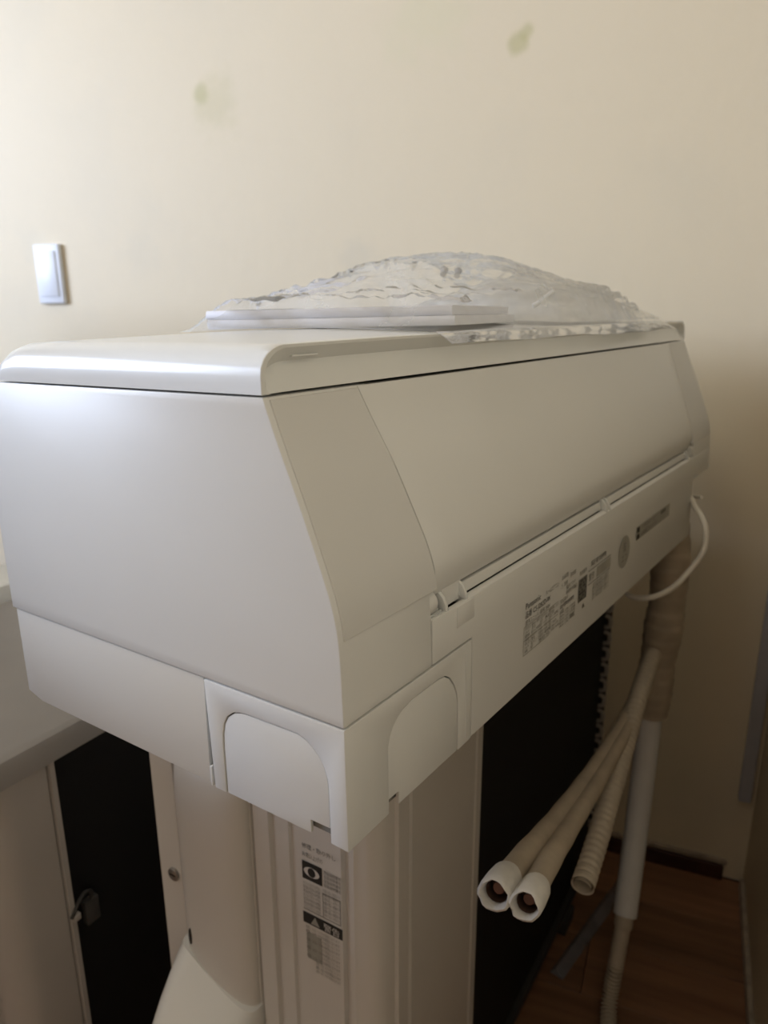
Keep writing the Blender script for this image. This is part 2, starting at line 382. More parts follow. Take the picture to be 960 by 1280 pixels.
# chassis
cs = [(prof(z) + .016, z) for z in (.10, .13, .16, .19, .22)] + [(prof(.236) + .010, .236), (prof(.2432) + .007, .2432), (.292, .2432), (.312, .012), (.03, .012), (.03, .10)]
MB().prism(cs, 0, .02, L - .02).out('chassis', M['dark_in'], AC)
box('back_plate', M['white'], AC, .02, .70, .012, .312, .0, .011, 0.001)
# lid (the unit's front panel, facing up)
def ztop(y, x):
    v = (y - .0445) / (.298 - .0445); e = min(1, min(x, L - x) / .17)
    return .2685 + .0056 * math.sin(math.pi * min(1, max(0, .08 + v * .84))) * (0.15 + 0.85 * math.sin(e * math.pi / 2))
XS = [0, 0, 0, .0006, .0029, .0058, .009, .0125, .0161, .0205, .026, .035, .05, .075, .1, .13, .17, .25, .33, .40]
FZ = [.2447, .249, .2535, .2578, .2618, .2645, .2664, .2677, .2684]     # first nine: end wall and fillet
def lid_ring(y, inset=0.0, zdrop=0.0):
    pts = []
    for i, x in enumerate(XS):
        z = FZ[i] if i < 9 else ztop(y, x) if True else 0
        if i < 9: z = .2447 + (FZ[i] - .2447) * (ztop(y, .0161) - .2447) / (.2684 - .2447)
        pts.append((x, z))
    pts = pts + [(L - x, z) for x, z in reversed(pts[:-1])]
    return [((x - L / 2) * (1 - inset / (L / 2)) + L / 2, y, .2447 + (z - .2447) * (1 - zdrop)) for x, z in pts]
def ringlast(y, f):     # rear roll-off
    return [((x - L / 2) * (1 - .006 * f) + L / 2, y, .2447 + (z - .2447) * (1 - f)) for x, _, z in lid_ring(y)]
mb = MB(); R = []
Yc = [.0450, .056, .075, .10, .13, .16, .19, .22, .25, .272]
base = [lid_ring(y) for y in Yc]
cove = [((x - L / 2) * (1 - .0052 / (L / 2)) + L / 2, .0445 + .0062 * min(1, max(0, (z - .2447) / .014)), .2447 + (z - .2447) * .64) for x, _, z in lid_ring(.0445)]
rim = [((x - L / 2) * (1 - .0030 / (L / 2)) + L / 2, .0446, .2447 + (z - .2447) * .93) for x, _, z in lid_ring(.0445)]
edge = [((x - L / 2) * (1 - .0003 / (L / 2)) + L / 2, .0445, .2447 + (z - .2447) * .992) for x, _, z in lid_ring(.0445)]
bott = [((x - L / 2) * (1 - .0056 / (L / 2)) + L / 2, .0446, .2447 + (z - .2447) * .02) for x, _, z in lid_ring(.0445)]
rr = [bott, cove, rim, edge] + base + [ringlast(.284, .10), ringlast(.292, .30), ringlast(.297, .60), ringlast(.299, 1.0)]
mb.rings(rr, closed=False, cap0=False, cap1=False)
nn = len(base[0])
# closing underside
und = [(x, y, .2447) for (x, y, z) in (rr[0][0], rr[0][-1])]
mb.add([(0.004, .046, .2447), (L - .004, .046, .2447), (L - .004, .297, .2447), (.004, .297, .2447)], [(0, 1, 2, 3)])
lid = mb.out('front_panel', M['lid'], AC, ang=30)
box('panel_mark', M['lid'], lid, .026, .0465, .0466, .0485, .2623, .2632)
# rear lower side panel and foot tab
rp = [(.1098, .0), (.3168, .0), (.3168, .0725), (.1098, .0725)]
MB().prism([(.1108, .0002), (.3000, .0002), (.3172, .0050), (.3178, .0727), (.1088, .0727)], 0, .0012, .0052).out('rear_side_panel', M['white'], AC, bevel=0.0006)
box('latch_tab', M['white'], AC, .0006, .004, .1078, .1098, -.001, .0125, .0004)
box('chassis_side', M['dark_in'], AC, .0085, .0105, .004, .312, .002, .0725)
# corner cover with knock-outs
def arc_clean(p): return p
sideA = [(.0952, -.0006), (.0950, .031), (.0944, .040), (.0927, .0475), (.0892, .0535), (.0836, .0577), (.0780, .0594), (.0729, .0600), (.0338, .0606), (.0280, .0590), (.0225, .0555), (.0183, .0515), (.0150, .0460), (.0130, .0400), (.0123, .0340), (.0123, -.0006)]
frontA = [(.0390, -.0006), (.0392, .0420), (.0415, .0490), (.0450, .0540), (.0494, .0572), (.0560, .0600), (.0662, .0617), (.0950, .0619), (.1029, .0606), (.1090, .0570), (.1150, .0492), (.1180, .0430), (.1194, .0370), (.1197, -.0006)]
def grow(arch, d):          # inset a knock-out inside its arch
    cx = sum(p[0] for p in arch) / len(arch); o = []
    for i, (u, v) in enumerate(arch):
        a = Vector(arch[max(0, i - 1)]); b = Vector(arch[min(len(arch) - 1, i + 1)]); t = (b - a).normalized()
        nrm = Vector((t.y, -t.x))
        if nrm.dot(Vector((cx, .02)) - Vector((u, v))) < 0: nrm = -nrm
        o.append((u + nrm.x * d, max(v + nrm.y * d, -.0006) if 0 < i < len(arch) - 1 else v))
    return o
cov = MB()
cov.prism([(.00006, -.0014), (.00006, .0727), (.1074, .0727), (.1050, -.0006)] + sideA, 0, 0.0, .0035)
cov.prism([(.00006, -.0014), (.00006, .0727), (.1372, .0727), (.1372, -.0004)] + frontA[::-1], 1, 0.0, .0035)
cc = cov.out('corner_cover', M['white'], AC, bevel=0.0005)
ks = grow(sideA, .0007); ks = [p for p in ks[:-1]] + [(ks[-1][0], .0082), (.0272, .0080), (.0272, -.0006)]
MB().prism(ks, 0, .0006, .0030).out('knockout', M['white'], cc, bevel=0.0004)
kf = grow(frontA, .0007); kf = [(.0500, -.0006), (.0500, .0078), (kf[0][0], .0082)] + kf[1:]
MB().prism(kf, 1, .0006, .0030).out('knockout', M['white'], cc, bevel=0.0004)
box('knockout_guide', M['white'], cc, .1292, .1299, -.0003, .001, .004, .066)
box('cover_backing', M['dark_in'], cc, .0046, .0075, .0046, .100, .001, .070)
box('cover_backing', M['dark_in'], cc, .0046, .130, .0050, .0078, .001, .070)
# tray under the flap (the unit's underside, label face)
tray = MB()
poly = [(.0880, .0742), (.0880, .1036), (.1150, .1030), (.7150, .1030), (.7940, .1030), (.7940, .0825), (.7175, .0790), (.7185, .0004), (.1380, .0004), (.1380, .0742)]
tray.prism(poly, 1, 0.0, .0040)
tr = tray.out('underside_panel', M['white'], AC, bevel=0.0006)
MB().prism([(.0001, .1022), (.0026, .1042), (.0050, .1042), (.0105, .1000), (.0042, .1000)], 0, .1300, .7580).out('panel_lip', M['white'], AC, bevel=0.0003, seg=1)
MB().prism([(.0052, .1052), (.0068, .1122), (.0100, .1122), (.0150, .1052)], 0, .1290, .3930).out('inner_louver', M['white'], AC, bevel=0.0004)
MB().prism([(.0052, .1052), (.0068, .1122), (.0100, .1122), (.0150, .1052)], 0, .4060, .7480).out('inner_louver', M['white'], AC, bevel=0.0004)
box('moulded_square', M['white'], tr, .1170, .1398, -.0004, .0010, .0880, .1022, .0003)
# hinges: a knob and two curved cheeks at each bearing
def hinge(x, s, full=True):
    h = MB(); P = [Vector((x - .006 * s, .0085, .1120)), Vector((x + .0045 * s, .0085, .1120))]
    tube(h, P, .0078, 20)
    hg = h.out('hinge', M['white'], AC, bevel=0.0008)
    for x0, x1 in ((.0135, .0165), (.0385, .0412)):
        if not full and x0 > .03: continue
        c = MB(); pts = []
        for k in range(11):
            a = math.radians(200 + 70 * k / 10); pts.append((.0165 + .0165 * math.cos(a), .1195 + .0165 * math.sin(a)))
        pts += [(.0165, .1030), (.0165, .1160)]
        pts = [(.0009, .1035)] + [(u, v) for u, v in pts]
        c.prism([(.0006, .1030), (.0012, .1075), (.0035, .1120), (.0075, .1158), (.0120, .1172), (.0120, .1150), (.0090, .1110), (.0075, .1060), (.0070, .1030)], 0, min(x + x0 * s, x + x1 * s), max(x + x0 * s, x + x1 * s))
        c.out('hinge_cheek', M['lid'], hg, bevel=0.0004)
    if full:
        box('hinge_seat', M['white'], hg, min(x + .0165 * s, x + .0385 * s), max(x + .0165 * s, x + .0385 * s), .0060, .012, .1030, .1165)
    r = MB()
    for k in range(5): r.box(min(x - .004 * s, x + .012 * s), max(x - .004 * s, x + .012 * s), .0010 + .0022 * k, .0020 + .0022 * k, .1020, .1042 + .0006 * k)
    r.out('hinge_ribs', M['lid'], hg)
hinge(.0915, 1); hinge(L - .0915, -1, False)
c = MB(); c.prism([(.0002, .1030), (.0010, .1085), (.0050, .1135), (.0105, .1155), (.0105, .1030)], 0, .3940, .3970)
c.prism([(.0002, .1030), (.0010, .1085), (.0050, .1135), (.0105, .1155), (.0105, .1030)], 0, .4020, .4050); c.box(.3970, .4020, .003, .0105, .103, .110)
c.out('louver_clip', M['lid'], AC, bevel=0.0004)

# printing on the underside
def put_text(mb, s, x, z, size, mi=0, stretch=1.0, y=-.0006, maxw=None):
    V, F = text_poly(s, size, stretch)
    if maxw and V:
        w = max(v[0] for v in V) or 1
        if w > maxw: V = [(a * maxw / w, b) for a, b in V]
    mb.add([(x + a, y, z + b) for a, b in V], F, mi)
def bar(mb, x0, x1, z0, z1, mi=0, y=-.0004): mb.add([(x0, y, z0), (x1, y, z0), (x1, y, z1), (x0, y, z1)], [(0, 1, 2, 3)], mi)
lb = MB()
put_text(lb, 'Panasonic', .2200, .0655, .0070, 0, 1.0, maxw=.036)
put_text(lb, 'ルームエアコン', .2575, .0655, .0046, 1, maxw=.026)
put_text(lb, '品番 CS-J282D-W', .2195, .0585, .0062, 0, maxw=.060)
put_text(lb, '(室内ユニット)', .2195, .0528, .0045, 1, maxw=.026)
put_text(lb, '単相 200V', .2470, .0528, .0045, 1, maxw=.030)
random.seed(9)
for r in range(7):
    z = .0485 - r * .0031; x = .2195
    words = ['冷房能力', '2.8kW', '電動機', '定格消費電力', '運転電流', '3.6kW', '質量', '50/60Hz', '暖房標準', '低温', '設計圧力', '高圧']
    i = r
    while x < .279:
        w = random.uniform(.007, .015); put_text(lb, words[i % 12], x, z, .0030, 2 if random.random() < .5 else 1, maxw=w); x += w + .0012; i += 5
for x in (.2180, .2330, .2500, .2680): bar(lb, x, x + .0005, .0280, .0512, 2)
for z in (.0280, .0400, .0512): bar(lb, .2180, .2840 - (.018 if z < .03 else 0), z, z + .0005, 2)
put_text(lb, '2018年製', .2900, .0680, .0050, 1, maxw=.014); put_text(lb, '日本製', .3075, .0655, .0046, 1, maxw=.014)
for r in range(6): put_text(lb, ['⚠ 注意', '電源プラグ', '長期使用製品', '安全表示', '設計標準使用期間', '10年'][r], .2880 + (.012 if r in (1, 2) else 0), .0615 - r * .0046, .0042, 1 if r != 4 else 0, maxw=.030)
for r in range(5): put_text(lb, '経年劣化による発火・けが等の事故', .2880, .0375 - r * .0028, .0026, 1, maxw=.034)
bar(lb, .3290, .3492, .0345, .0560, 1)
for r in range(7):
    for cc_ in range(6):
        if random.random() < .5: bar(lb, .3300 + cc_ * .0031, .3300 + cc_ * .0031 + .0022, .0355 + r * .0029, .0355 + r * .0029 + .0019, 0, -.0006)
put_text(lb, '製造番号', .3300, .0600, .0045, 1, maxw=.017)
bar(lb, .3520, .4110, .0570, .0577, 1); bar(lb, .3520, .4110, .0440, .0446, 1)
put_text(lb, '保証 据付説明書', .3570, .0610, .0055, 0, maxw=.050)
bar(lb, .3740, .4110, .0460, .0555, 2)
put_text(lb, '警告', .3530, .0480, .0075, 1, maxw=.018)
for r in range(5): put_text(lb, '据付工事は販売店へ依頼する', .3640, .0400 - r * .0034, .0034, 1 if r % 2 else 2, maxw=.046)
put_text(lb, '▲', .3395, .0265, .0060, 1, maxw=.006); bar(lb, .3120, .3200, .0265, .0300, 2)
LB = lb.out('rating_print', [M['ink'], M['ink_grey'], M['ink_pale']], AC, smooth=False, recalc=False)
LB['label'] = 'black printed rating text and tables'
# round and oblong stickers
cx, cz, rr_ = .4518, .0492, .0165
sk = MB(); sk.add([(cx + rr_ * math.cos(2 * math.pi * k / 40), -.0005, cz + rr_ * math.sin(2 * math.pi * k / 40)) for k in range(40)], [tuple(range(40))], 0)
put_text(sk, '省', cx - .006, cz + .001, .011, 1, y=-.0007, maxw=.012); put_text(sk, 'エコ', cx - .008, cz - .010, .009, 1, y=-.0007, maxw=.016)
o = sk.out('round_sticker', [M['ink_pale'], M['ink_grey']], AC, smooth=False, recalc=False); o['label'] = 'round grey sticker'
sk = MB(); bar(sk, .4890, .6120, .0508, .0655, 0)
bar(sk, .4905, .4990, .0585, .0645, 2, -.0006); bar(sk, .4905, .4990, .0515, .0570, 2, -.0006)
put_text(sk, 'リサイクルマーク', .5050, .0595, .0060, 1, y=-.0006, maxw=.055); put_text(sk, '廃棄時にご協力ください', .5050, .0525, .0055, 1, y=-.0006, maxw=.095); bar(sk, .5750, .5950, .0600, .0640, 1, -.0006)
o = sk.out('oblong_sticker', [M['ink_pale'], M['ink_grey'], M['ink']], AC, smooth=False, recalc=False); o['label'] = 'oblong grey sticker with two dark marks'

# ---- pipes, hoses and cord, still fixed to the unit (points in room space, brought into the unit's space)
def loc(P): return [ACI @ Vector((x, y, z + FL)) for x, y, z in P]
P, ln = resample(catmull(loc([(.775, .055, .045), (.768, .036, -.01), (.760, .028, -.08), (.757, .028, -.16), (.757, .032, -.235), (.757, .034, -.300)]), 12), 110)
tp = MB()
def rb(t):
    k = (t * 17) % 1.0
    return .0245 + .0016 * (1 - k) + (.0012 * math.sin(t * 23))
tube(tp, P, rb, 22)
bundle = tp.out('wrapped_pipe_bundle', M['tape'], AC)
P, ln = resample(catmull(loc([(.757, .034, -.285), (.750, .033, -.391), (.722, .028, -.492), (.668, .018, -.587)]), 14), 50)
tp = MB(); tube(tp, P, lambda t: .0178 - .0008 * t, 22)
sl = tp.out('insulated_hose', M['sleeve'], AC)
P, ln = resample(catmull(loc([(.682, .0205, -.562), (.668, .018, -.587), (.648, .0165, -.628), (.636, .0155, -.652)]), 14), 40)
tp = MB(); tube(tp, P, lambda t: .0135 if t < .45 else (.0128 if t < .47 else .0112), 20)
tp.out('hose_joint', M['hose'], sl)
P, ln = resample(catmull(loc([(.638, .0158, -.648), (.616, .014, -.690), (.585, .004, -.708), (.535, -.02, -.7175)]), 14), 150)
tp = MB(); tube(tp, P, lambda t: .0094 + (.0022 if (t * 25) % 1 < .5 else -.0012), 18)
tp.out('corrugated_end', M['hose'], sl)
# drain hose
P, ln = resample(catmull(loc([(.752, .034, -.19), (.700, .030, -.205), (.641, .022, -.212), (.580, .014, -.232), (.483, .0, -.253), (.407, -.010, -.270), (.352, -.017, -.279)]), 10), 190)
tp = MB(); tube(tp, P, lambda t: .0108 + .0011 * (1 if (t * 46) % 1 < .55 else -0.4), 20, cap1=False)
dh = tp.out('drain_hose', M['hose'], AC)
e0, e1 = P[-1], P[-5]; ax = (e0 - e1).normalized()
tp = MB(); tube(tp, [e0 - ax * .03, e0 + ax * .001], .0085, 20, cap1=False); tp.out('hose_bore', M['hose'], dh)
# pair of insulated refrigerant pipes
pp = loc([(.752, .036, -.20), (.690, .028, -.215), (.616, .022, -.226), (.507, .015, -.226), (.418, .007, -.213), (.311, -.004, -.189), (.225, -.017, -.158), (.152, -.029, -.133)])
P, ln = resample(catmull(pp, 10), 90)
side = None
def pair(off, r, nm):
    tp = MB(); fr = frames(P, ACI.to_3x3() @ Vector((0, 0, 1))); R = []
    for i, p in enumerate(P):
        t = i / (len(P) - 1); sp = off * (0.30 + 0.70 * t * t); cen = p + fr[i][2] * sp
        rad = r * (.72 + .28 * t) * (1 + .025 * math.sin(t * 60))
        R.append([cen + (fr[i][1] * math.cos(a) + fr[i][2] * math.sin(a)) * rad for a in (2 * math.pi * k / 20 for k in range(20))])
    tp.rings(R[:-4]); o = tp.out(nm, M['tape'], AC)
    t, u, w = fr[-1]; end = P[-1] + w * off
    cap = MB(); R = []; random.seed(int(1000 + off * 9000))
    prof_ = [(-.034, r * 1.02, 0), (-.030, r * 1.13, 0), (-.012, r * 1.2, 0), (.004, r * 1.18, .003), (.006, r * 1.0, .004), (.004, r * .90, .003), (-.004, r * .84, .001), (-.020, r * .80, 0)]
    jit = [random.uniform(-1, 1) for _ in range(20)]; jit = [(jit[k] + jit[(k + 1) % 20]) / 2 for k in range(20)]
    for d, rad, j in prof_:
        R.append([end + t * (d + j * jit[k]) + (u * math.cos(2 * math.pi * k / 20) + w * math.sin(2 * math.pi * k / 20)) * rad * (1 + (.07 * jit[(k * 3) % 20] if j else 0)) for k in range(20)])
    cap.rings(R, cap0=False, cap1=True); c = cap.out('foam_sleeve_end', M['foamcap'], o, ang=50)
    cp = MB(); tube(cp, [end - t * .03, end - t * .008], r * .40, 16); cp.out('copper_pipe', M['copper'], o)
    bo = MB(); tube(bo, [end - t * .0195, end - t * .0035], r * .79, 16, cap1=False); bo.out('pipe_bore', M['holein'], o)
    return o
pair(-.0115, .0100, 'refrigerant_pipe'); pair(.0115, .0108, 'refrigerant_pipe')
# power cord
P, ln = resample(catmull(loc([(.745, .03, .045), (.722, .005, .040), (.708, -.005, .033), (.677, -.026, .020), (.669, -.031, -.008), (.659, -.021, -.033), (.636, -.006, -.055), (.616, .015, -.066), (.625, .045, -.070), (.66, .062, -.045), (.70, .06, -.015)]), 10), 90)
tp = MB(); tube(tp, P, .0036, 12); tp.out('power_cord', M['cord'], AC)
P, ln = resample(catmull(loc([(.75, .02, .034), (.737, .006, .037), (.721, -.010, .042)]), 6), 10)
tp = MB(); tube(tp, P, .0022, 10); tp.out('cord_clip', M['cord'], AC)

# ------------------------------------------------------------------ outdoor unit carrying it
O1 = empty('outdoor_unit', (0, 0, 0), math.radians(4))
tag(O1, 'beige outdoor condenser unit with warning label and black coil, carrying the white indoor air conditioner', 'condenser unit')
X0, X1, Y0, Y1, ZB, ZT = .151, .885, .0715, .342, .045, .708
box('inner_body', M['pan'], O1, X0 + .012, X1 - .012, Y0 + .03, Y1 - .012, ZB, ZT - .01)
# side panel section: (depth into the body, y)
def section(steps):
    return steps
g = .0032
sp = [(0, .342), (0, .3115), (.006, .3110), (.006, .3055), (0, .3050), (0, .2125), (g, .2120), (g, .2085), (-.0015, .2080), (-.0015, .1905), (g, .1890), (g, .1855), (0, .1840),
      (0, .1690), (g, .1675), (g, .1640), (0, .1625), (0, .1130), (.005, .1115), (.005, .1065), (0, .1050), (0, .1000), (.002, .0965)]
co = []
rc = .020
for k in range(1, 6):
    a = math.radians(90 * k / 6); co.append((.002 + rc * (1 - math.cos(a)), .0965 - rc * math.sin(a)))
co += [(.0235, .0755), (.0265, .0755), (.0275, Y0 + .0005), (.0440, Y0), (.0455, Y0 + .0022), (.0480, Y0 + .0022), (.0495, Y0)]
outl = [(X0 + d, y) for d, y in sp + co]
inn = [(X0 + .0495, Y0 + .006), (X0 + .030, Y0 + .010), (X0 + .012, Y0 + .030), (X0 + .010, .342)]
MB().prism(outl + inn, 2, ZB, ZT - .012).out('side_panel', M['beige'], O1, ang=25)
# coil-side corner panel
cp = [(X0 + .0500, Y0), (.3330, Y0), (.3345, Y0 + .0018), (.3365, Y0 + .0018), (.3380, Y0), (.3500, Y0), (.3530, Y0 + .002), (.3530, Y0 + .022), (X0 + .0500, Y0 + .022)]
MB().prism(cp, 2, ZB, ZT - .012).out('corner_panel', M['beige'], O1, ang=25)
box('coil', M['coil'], O1, .3535, X1 - .018, Y0 + .010, Y0 + .032, ZB + .012, ZT - .014)
box('coil_end_plate', M['pan'], O1, X1 - .0178, X1 - .004, Y0 + .004, Y0 + .034, ZB + .012, ZT - .014)
for k in range(22):
    z = ZB + .030 + k * .0285
    if z > ZT - .03: break
    t_ = MB(); tube(t_, catmull([(X1 - .026, Y0 + .010, z), (X1 - .026, Y0 + .003, z + .002), (X1 - .026, Y0 + .001, z + .010), (X1 - .026, Y0 + .003, z + .018), (X1 - .026, Y0 + .010, z + .020)], 4), .0034, 8)
    t_.out('coil_bend', M['groove'], O1)
box('front_panel', M['beige'], O1, X0 + .01, X1, Y1 - .012, Y1, ZB, ZT - .012, .002)
box('end_panel', M['beige'], O1, X1 - .003, X1, Y0 + .035, Y1 - .012, ZB, ZT - .012)
box('top_cover', M['beige'], O1, X0 - .002, X1 + .002, Y0 - .002, Y1 + .002, ZT - .028, ZT, .003, seg=3)
box('base_pan', M['pan'], O1, X0 + .004, X1 - .002, Y0 + .006, Y1 - .004, .028, ZB)
for xx in (X0 + .12, X1 - .16): box('foot', M['pan'], O1, xx, xx + .045, Y0 - .0, Y1 + .02, 0.0005, .028, .002)
# bulged pipe channel and valve hood on the side
yc, hw = .2590, .0450
def bulge_ring(z, dep, w=hw, flat=2.2):
    pts = []
    for k in range(25):
        a = math.pi * k / 24; cx_ = math.cos(a); sx = math.sin(a)
        pts.append((X0 - dep * (abs(sx) ** (2 / flat)), yc + w * math.copysign(abs(cx_) ** (2 / flat), cx_), z))
    return pts + [(X0 + .002, yc - w, z), (X0 + .002, yc + w, z)]
MB().rings([bulge_ring(ZB + .01, .020), bulge_ring(.560, .020), bulge_ring(.580, .018), bulge_ring(.592, .014), bulge_ring(.599, .008), bulge_ring(.602, .001)]).out('pipe_channel', M['beige'], O1, ang=60)
vh = []
for z, d, w, s in ((.388, .0215, .047, 0), (.374, .040, .048, .002), (.350, .064, .049, .004), (.320, .086, .050, .005), (.28, .100, .050, .005), (.12, .100, .050, .005)):
    r = bulge_ring(z, d, w, 3.6)
    # the hood's upper edge falls away towards the coil side
    vh.append([(x, y, zq - max(0, (yc + .03 - y)) * (.55 if z > .2 else 0)) for x, y, zq in r])
MB().rings(vh).out('valve_hood', M['valve'], O1, ang=40)
def screw(y, z, r=.0072):
    s = MB(); tube(s, [Vector((X0 - .003, y, z)), Vector((X0 + .001, y, z))], r, 16)
    o = s.out('screw', M['steel'], O1, bevel=0.0008); b = MB(); b.box(X0 - .0034, X0 - .0026, y - .004, y + .004, z - .0008, z + .0008); b.out('screw_slot', M['ink'], o)
screw(.322, .452); screw(.326, .318, .006)
s = MB(); pts = [(X0 - .0172, .2880 + .002 * math.cos(a), .404 + .010 * math.sin(a)) for a in (2 * math.pi * k / 12 for k in range(12))]
s.rings([pts, [(x + .012, y, z) for x, y, z in pts]]).out('vent_slot', M['ink'], O1)
# printed warning panel on the side (reads towards -y)
wl_ = MB(); XW = X0 - .0006
def wtext(s_, y, z, size, mi=0, maxw=None):
    V, F = text_poly(s_, size)
    if maxw and V:
        w = max(v[0] for v in V)
        if w > maxw: V = [(a * maxw / w, b) for a, b in V]
    wl_.add([(XW, y - a, z + b) for a, b in V], F, mi)
def wbar(y0, y1, z0, z1, mi=0, d=0.0): wl_.add([(XW + .0001 - d, y0, z0), (XW + .0001 - d, y1, z0), (XW + .0001 - d, y1, z1), (XW + .0001 - d, y0, z1)], [(0, 1, 2, 3)], mi)
ZL = FL
wtext('修理・取り外し', .1540, ZL - .172, .0060, 1, .036); wtext('お買い上げの', .1540, ZL - .181, .0058, 1, .022)
wbar(.1330, .1545, ZL - .205, ZL - .186, 0)
wl_.add([(XW - .0002, .1440 + .0085 * math.cos(a), ZL - .1955 + .0052 * math.sin(a)) for a in (2 * math.pi * k / 20 for k in range(20))], [tuple(range(20))], 3)
wl_.add([(XW - .0003, .1440 + .0042 * math.cos(a), ZL - .1955 + .0048 * math.sin(a)) for a in (2 * math.pi * k / 20 for k in range(20))], [tuple(range(20))], 0)
for r in range(4): wtext('取扱説明書を', .1310, ZL - .1905 - r * .0045, .0042, 1, .018)
for r in range(7): wtext('据付工事は必ず販売店または専門業者に', .1540, ZL - .211 - r * .0043, .0040, 1 if r % 3 else 2, .019); wtext('冷媒の混入 破裂けが', .1330, ZL - .210 - r * .0043, .0040, 1 if r % 2 else 2, .019)
for y in (.1140, .1325): wbar(y, y + .0006, ZL - .238, ZL - .212, 1)
wbar(.1140, .1331, ZL - .2125, ZL - .2118, 1); wbar(.1140, .1545, ZL - .2385, ZL - .2378, 1)
wbar(.1125, .1555, ZL - .2535, ZL - .2415, 0)
wl_.add([(XW - .0002, .1470, ZL - .2518), (XW - .0002, .1370, ZL - .2518), (XW - .0002, .1420, ZL - .2428)], [(0, 1, 2)], 2)
k0 = len(wl_.V); wtext('警告', .1330, ZL - .2512, .0090, 3, .018)
wl_.V[k0:] = [(x - .0003, y, z) for x, y, z in wl_.V[k0:]]
for r in range(11): wtext('感電・火災・けがの原因になります', .1530 - (.010 if r > 7 else 0), ZL - .2590 - r * .0046, .0041, 1 if r % 2 else 2, .037 - (.010 if r > 7 else 0))
wbar(.1360, .1520, ZL - .2930, ZL - .2635, 2, -.00005)
WL = wl_.out('warning_print', [M['ink'], M['ink_grey'], M['ink_pale'], M['beige']], O1, smooth=False, recalc=False); WL['label'] = 'dark printed warning panel'

# ------------------------------------------------------------------ second outdoor unit standing behind
O2 = empty('outdoor_unit', (0, 0, 0), math.radians(4))
tag(O2, 'beige outdoor condenser unit with a small sensor clip on its black coil', 'condenser unit')
A0, A1, B0, B1, TZ = .046, .74, .462, .83, .585
box('inner_body', M['pan'], O2, A0 + .012, A1 - .012, B0 + .03, B1 - .012, .045, TZ - .01)
cr = [(A0, B1), (A0, B0 + .035)]
for k in range(1, 8):
    a = math.radians(90 * k / 8); cr.append((A0 + .033 * (1 - math.cos(a)), B0 + .035 - .033 * math.sin(a)))
cr += [(A0 + .035, B0 + .002), (A0 + .070, B0 + .002), (A0 + .072, B0 + .005), (A0 + .0735, B0), (A0 + .079, B0), (A0 + .079, B0 + .020), (A0 + .050, B0 + .020), (A0 + .012, B0 + .05), (A0 + .012, B1)]
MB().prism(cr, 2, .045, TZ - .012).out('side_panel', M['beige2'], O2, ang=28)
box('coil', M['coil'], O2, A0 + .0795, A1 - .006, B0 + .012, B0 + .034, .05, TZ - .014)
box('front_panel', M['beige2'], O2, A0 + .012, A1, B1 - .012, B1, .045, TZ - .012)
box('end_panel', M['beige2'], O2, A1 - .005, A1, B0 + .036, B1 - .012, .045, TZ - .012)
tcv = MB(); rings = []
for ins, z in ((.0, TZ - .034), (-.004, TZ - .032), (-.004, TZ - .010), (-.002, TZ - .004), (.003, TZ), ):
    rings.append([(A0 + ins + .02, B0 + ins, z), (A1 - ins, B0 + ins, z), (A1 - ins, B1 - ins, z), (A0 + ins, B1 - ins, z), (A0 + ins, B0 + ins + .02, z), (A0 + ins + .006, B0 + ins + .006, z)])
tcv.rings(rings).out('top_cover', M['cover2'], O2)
box('base_pan', M['pan'], O2, A0 + .012, A1 - .004, B0 + .006, B1 - .004, .028, .0445)
for xx in (A0 + .10, A1 - .15): box('foot', M['pan'], O2, xx, xx + .045, B0 - .02, B1 + .02, 0.0005, .028, .002)
sc = box('sensor_clip', M['clip'], O2, .140, .158, B0 + .003, B0 + .012, .320, .352, .0015)
t_ = MB(); P = catmull([(.150, B0 + .006, .352), (.148, B0 + .002, .365), (.138, B0 + .000, .370), (.127, B0 - .001, .362), (.118, B0 - .002, .352)], 6)
tube(t_, P, .0022, 8); t_.out('sensor_wire', M['pan'], O2)
t_ = MB(); t_.box(A0 + .074, A0 + .083, B0 - .004, B0 + .004, .345, .353); t_.out('wire_hook', M['beige2'], O2, bevel=0.001)
wl_ = MB(); XW = A0 - .0006
for r in range(16):
    for q in range(4):
        V, F = text_poly(['据付', '注意事項', '配管', '接続図'][(r + q) % 4], .006); wl_.add([(XW, B0 + .085 - q * .012 - a * .8, .335 - r * .0085 + b) for a, b in V], F, (r + q) % 2)
wl_.out('instruction_print', [M['ink_grey'], M['ink_pale']], O2, smooth=False, recalc=False)

# ------------------------------------------------------------------ plastic bag of booklets lying on the lid
def lidz(x, y): return ztop(min(.298, max(.0445, y)), min(L - .02, max(.02, x)))
def to_world(V): return [ACM @ Vector(v) for v in V]
def booklet(name, c, ang, lx, ly, z0, th, mat):
    # local: x away from the folded spine, y along it
    mb = MB(); sec = [(0.0015, 0), (lx, 0), (lx, th), (0.0015, th), (.0004, th * .75), (0, th * .5), (.0004, th * .25)]
    mb.prism([(x, z) for x, z in sec], 1, -ly / 2, ly / 2)
    V = []
    for x, y, z in mb.V:
        ca, sa = math.cos(ang), math.sin(ang); V.append((c[0] + ca * x - sa * y, c[1] + sa * x + ca * y, z0 + z))
    mb.V = to_world(V); return mb
ba = math.radians(14)
BC = (.176, .150)
b1 = booklet('instruction_booklet', BC, ba, .200, .205, .2748, .0068, None).out('instruction_booklet', M['paper'], None, bevel=0.0004)
tag(b1, 'lower pale folded booklet of the pair in the clear bag', 'booklet', 'booklets in the plastic bag')
b2 = booklet('instruction_booklet', (BC[0] + .002, BC[1] + .003), ba + .015, .200, .203, .2819, .0070, None).out('instruction_booklet', M['paper'], None, bevel=0.0004)
tag(b2, 'upper pale folded booklet with printed cover in the clear bag', 'booklet', 'booklets in the plastic bag')
pk = MB()
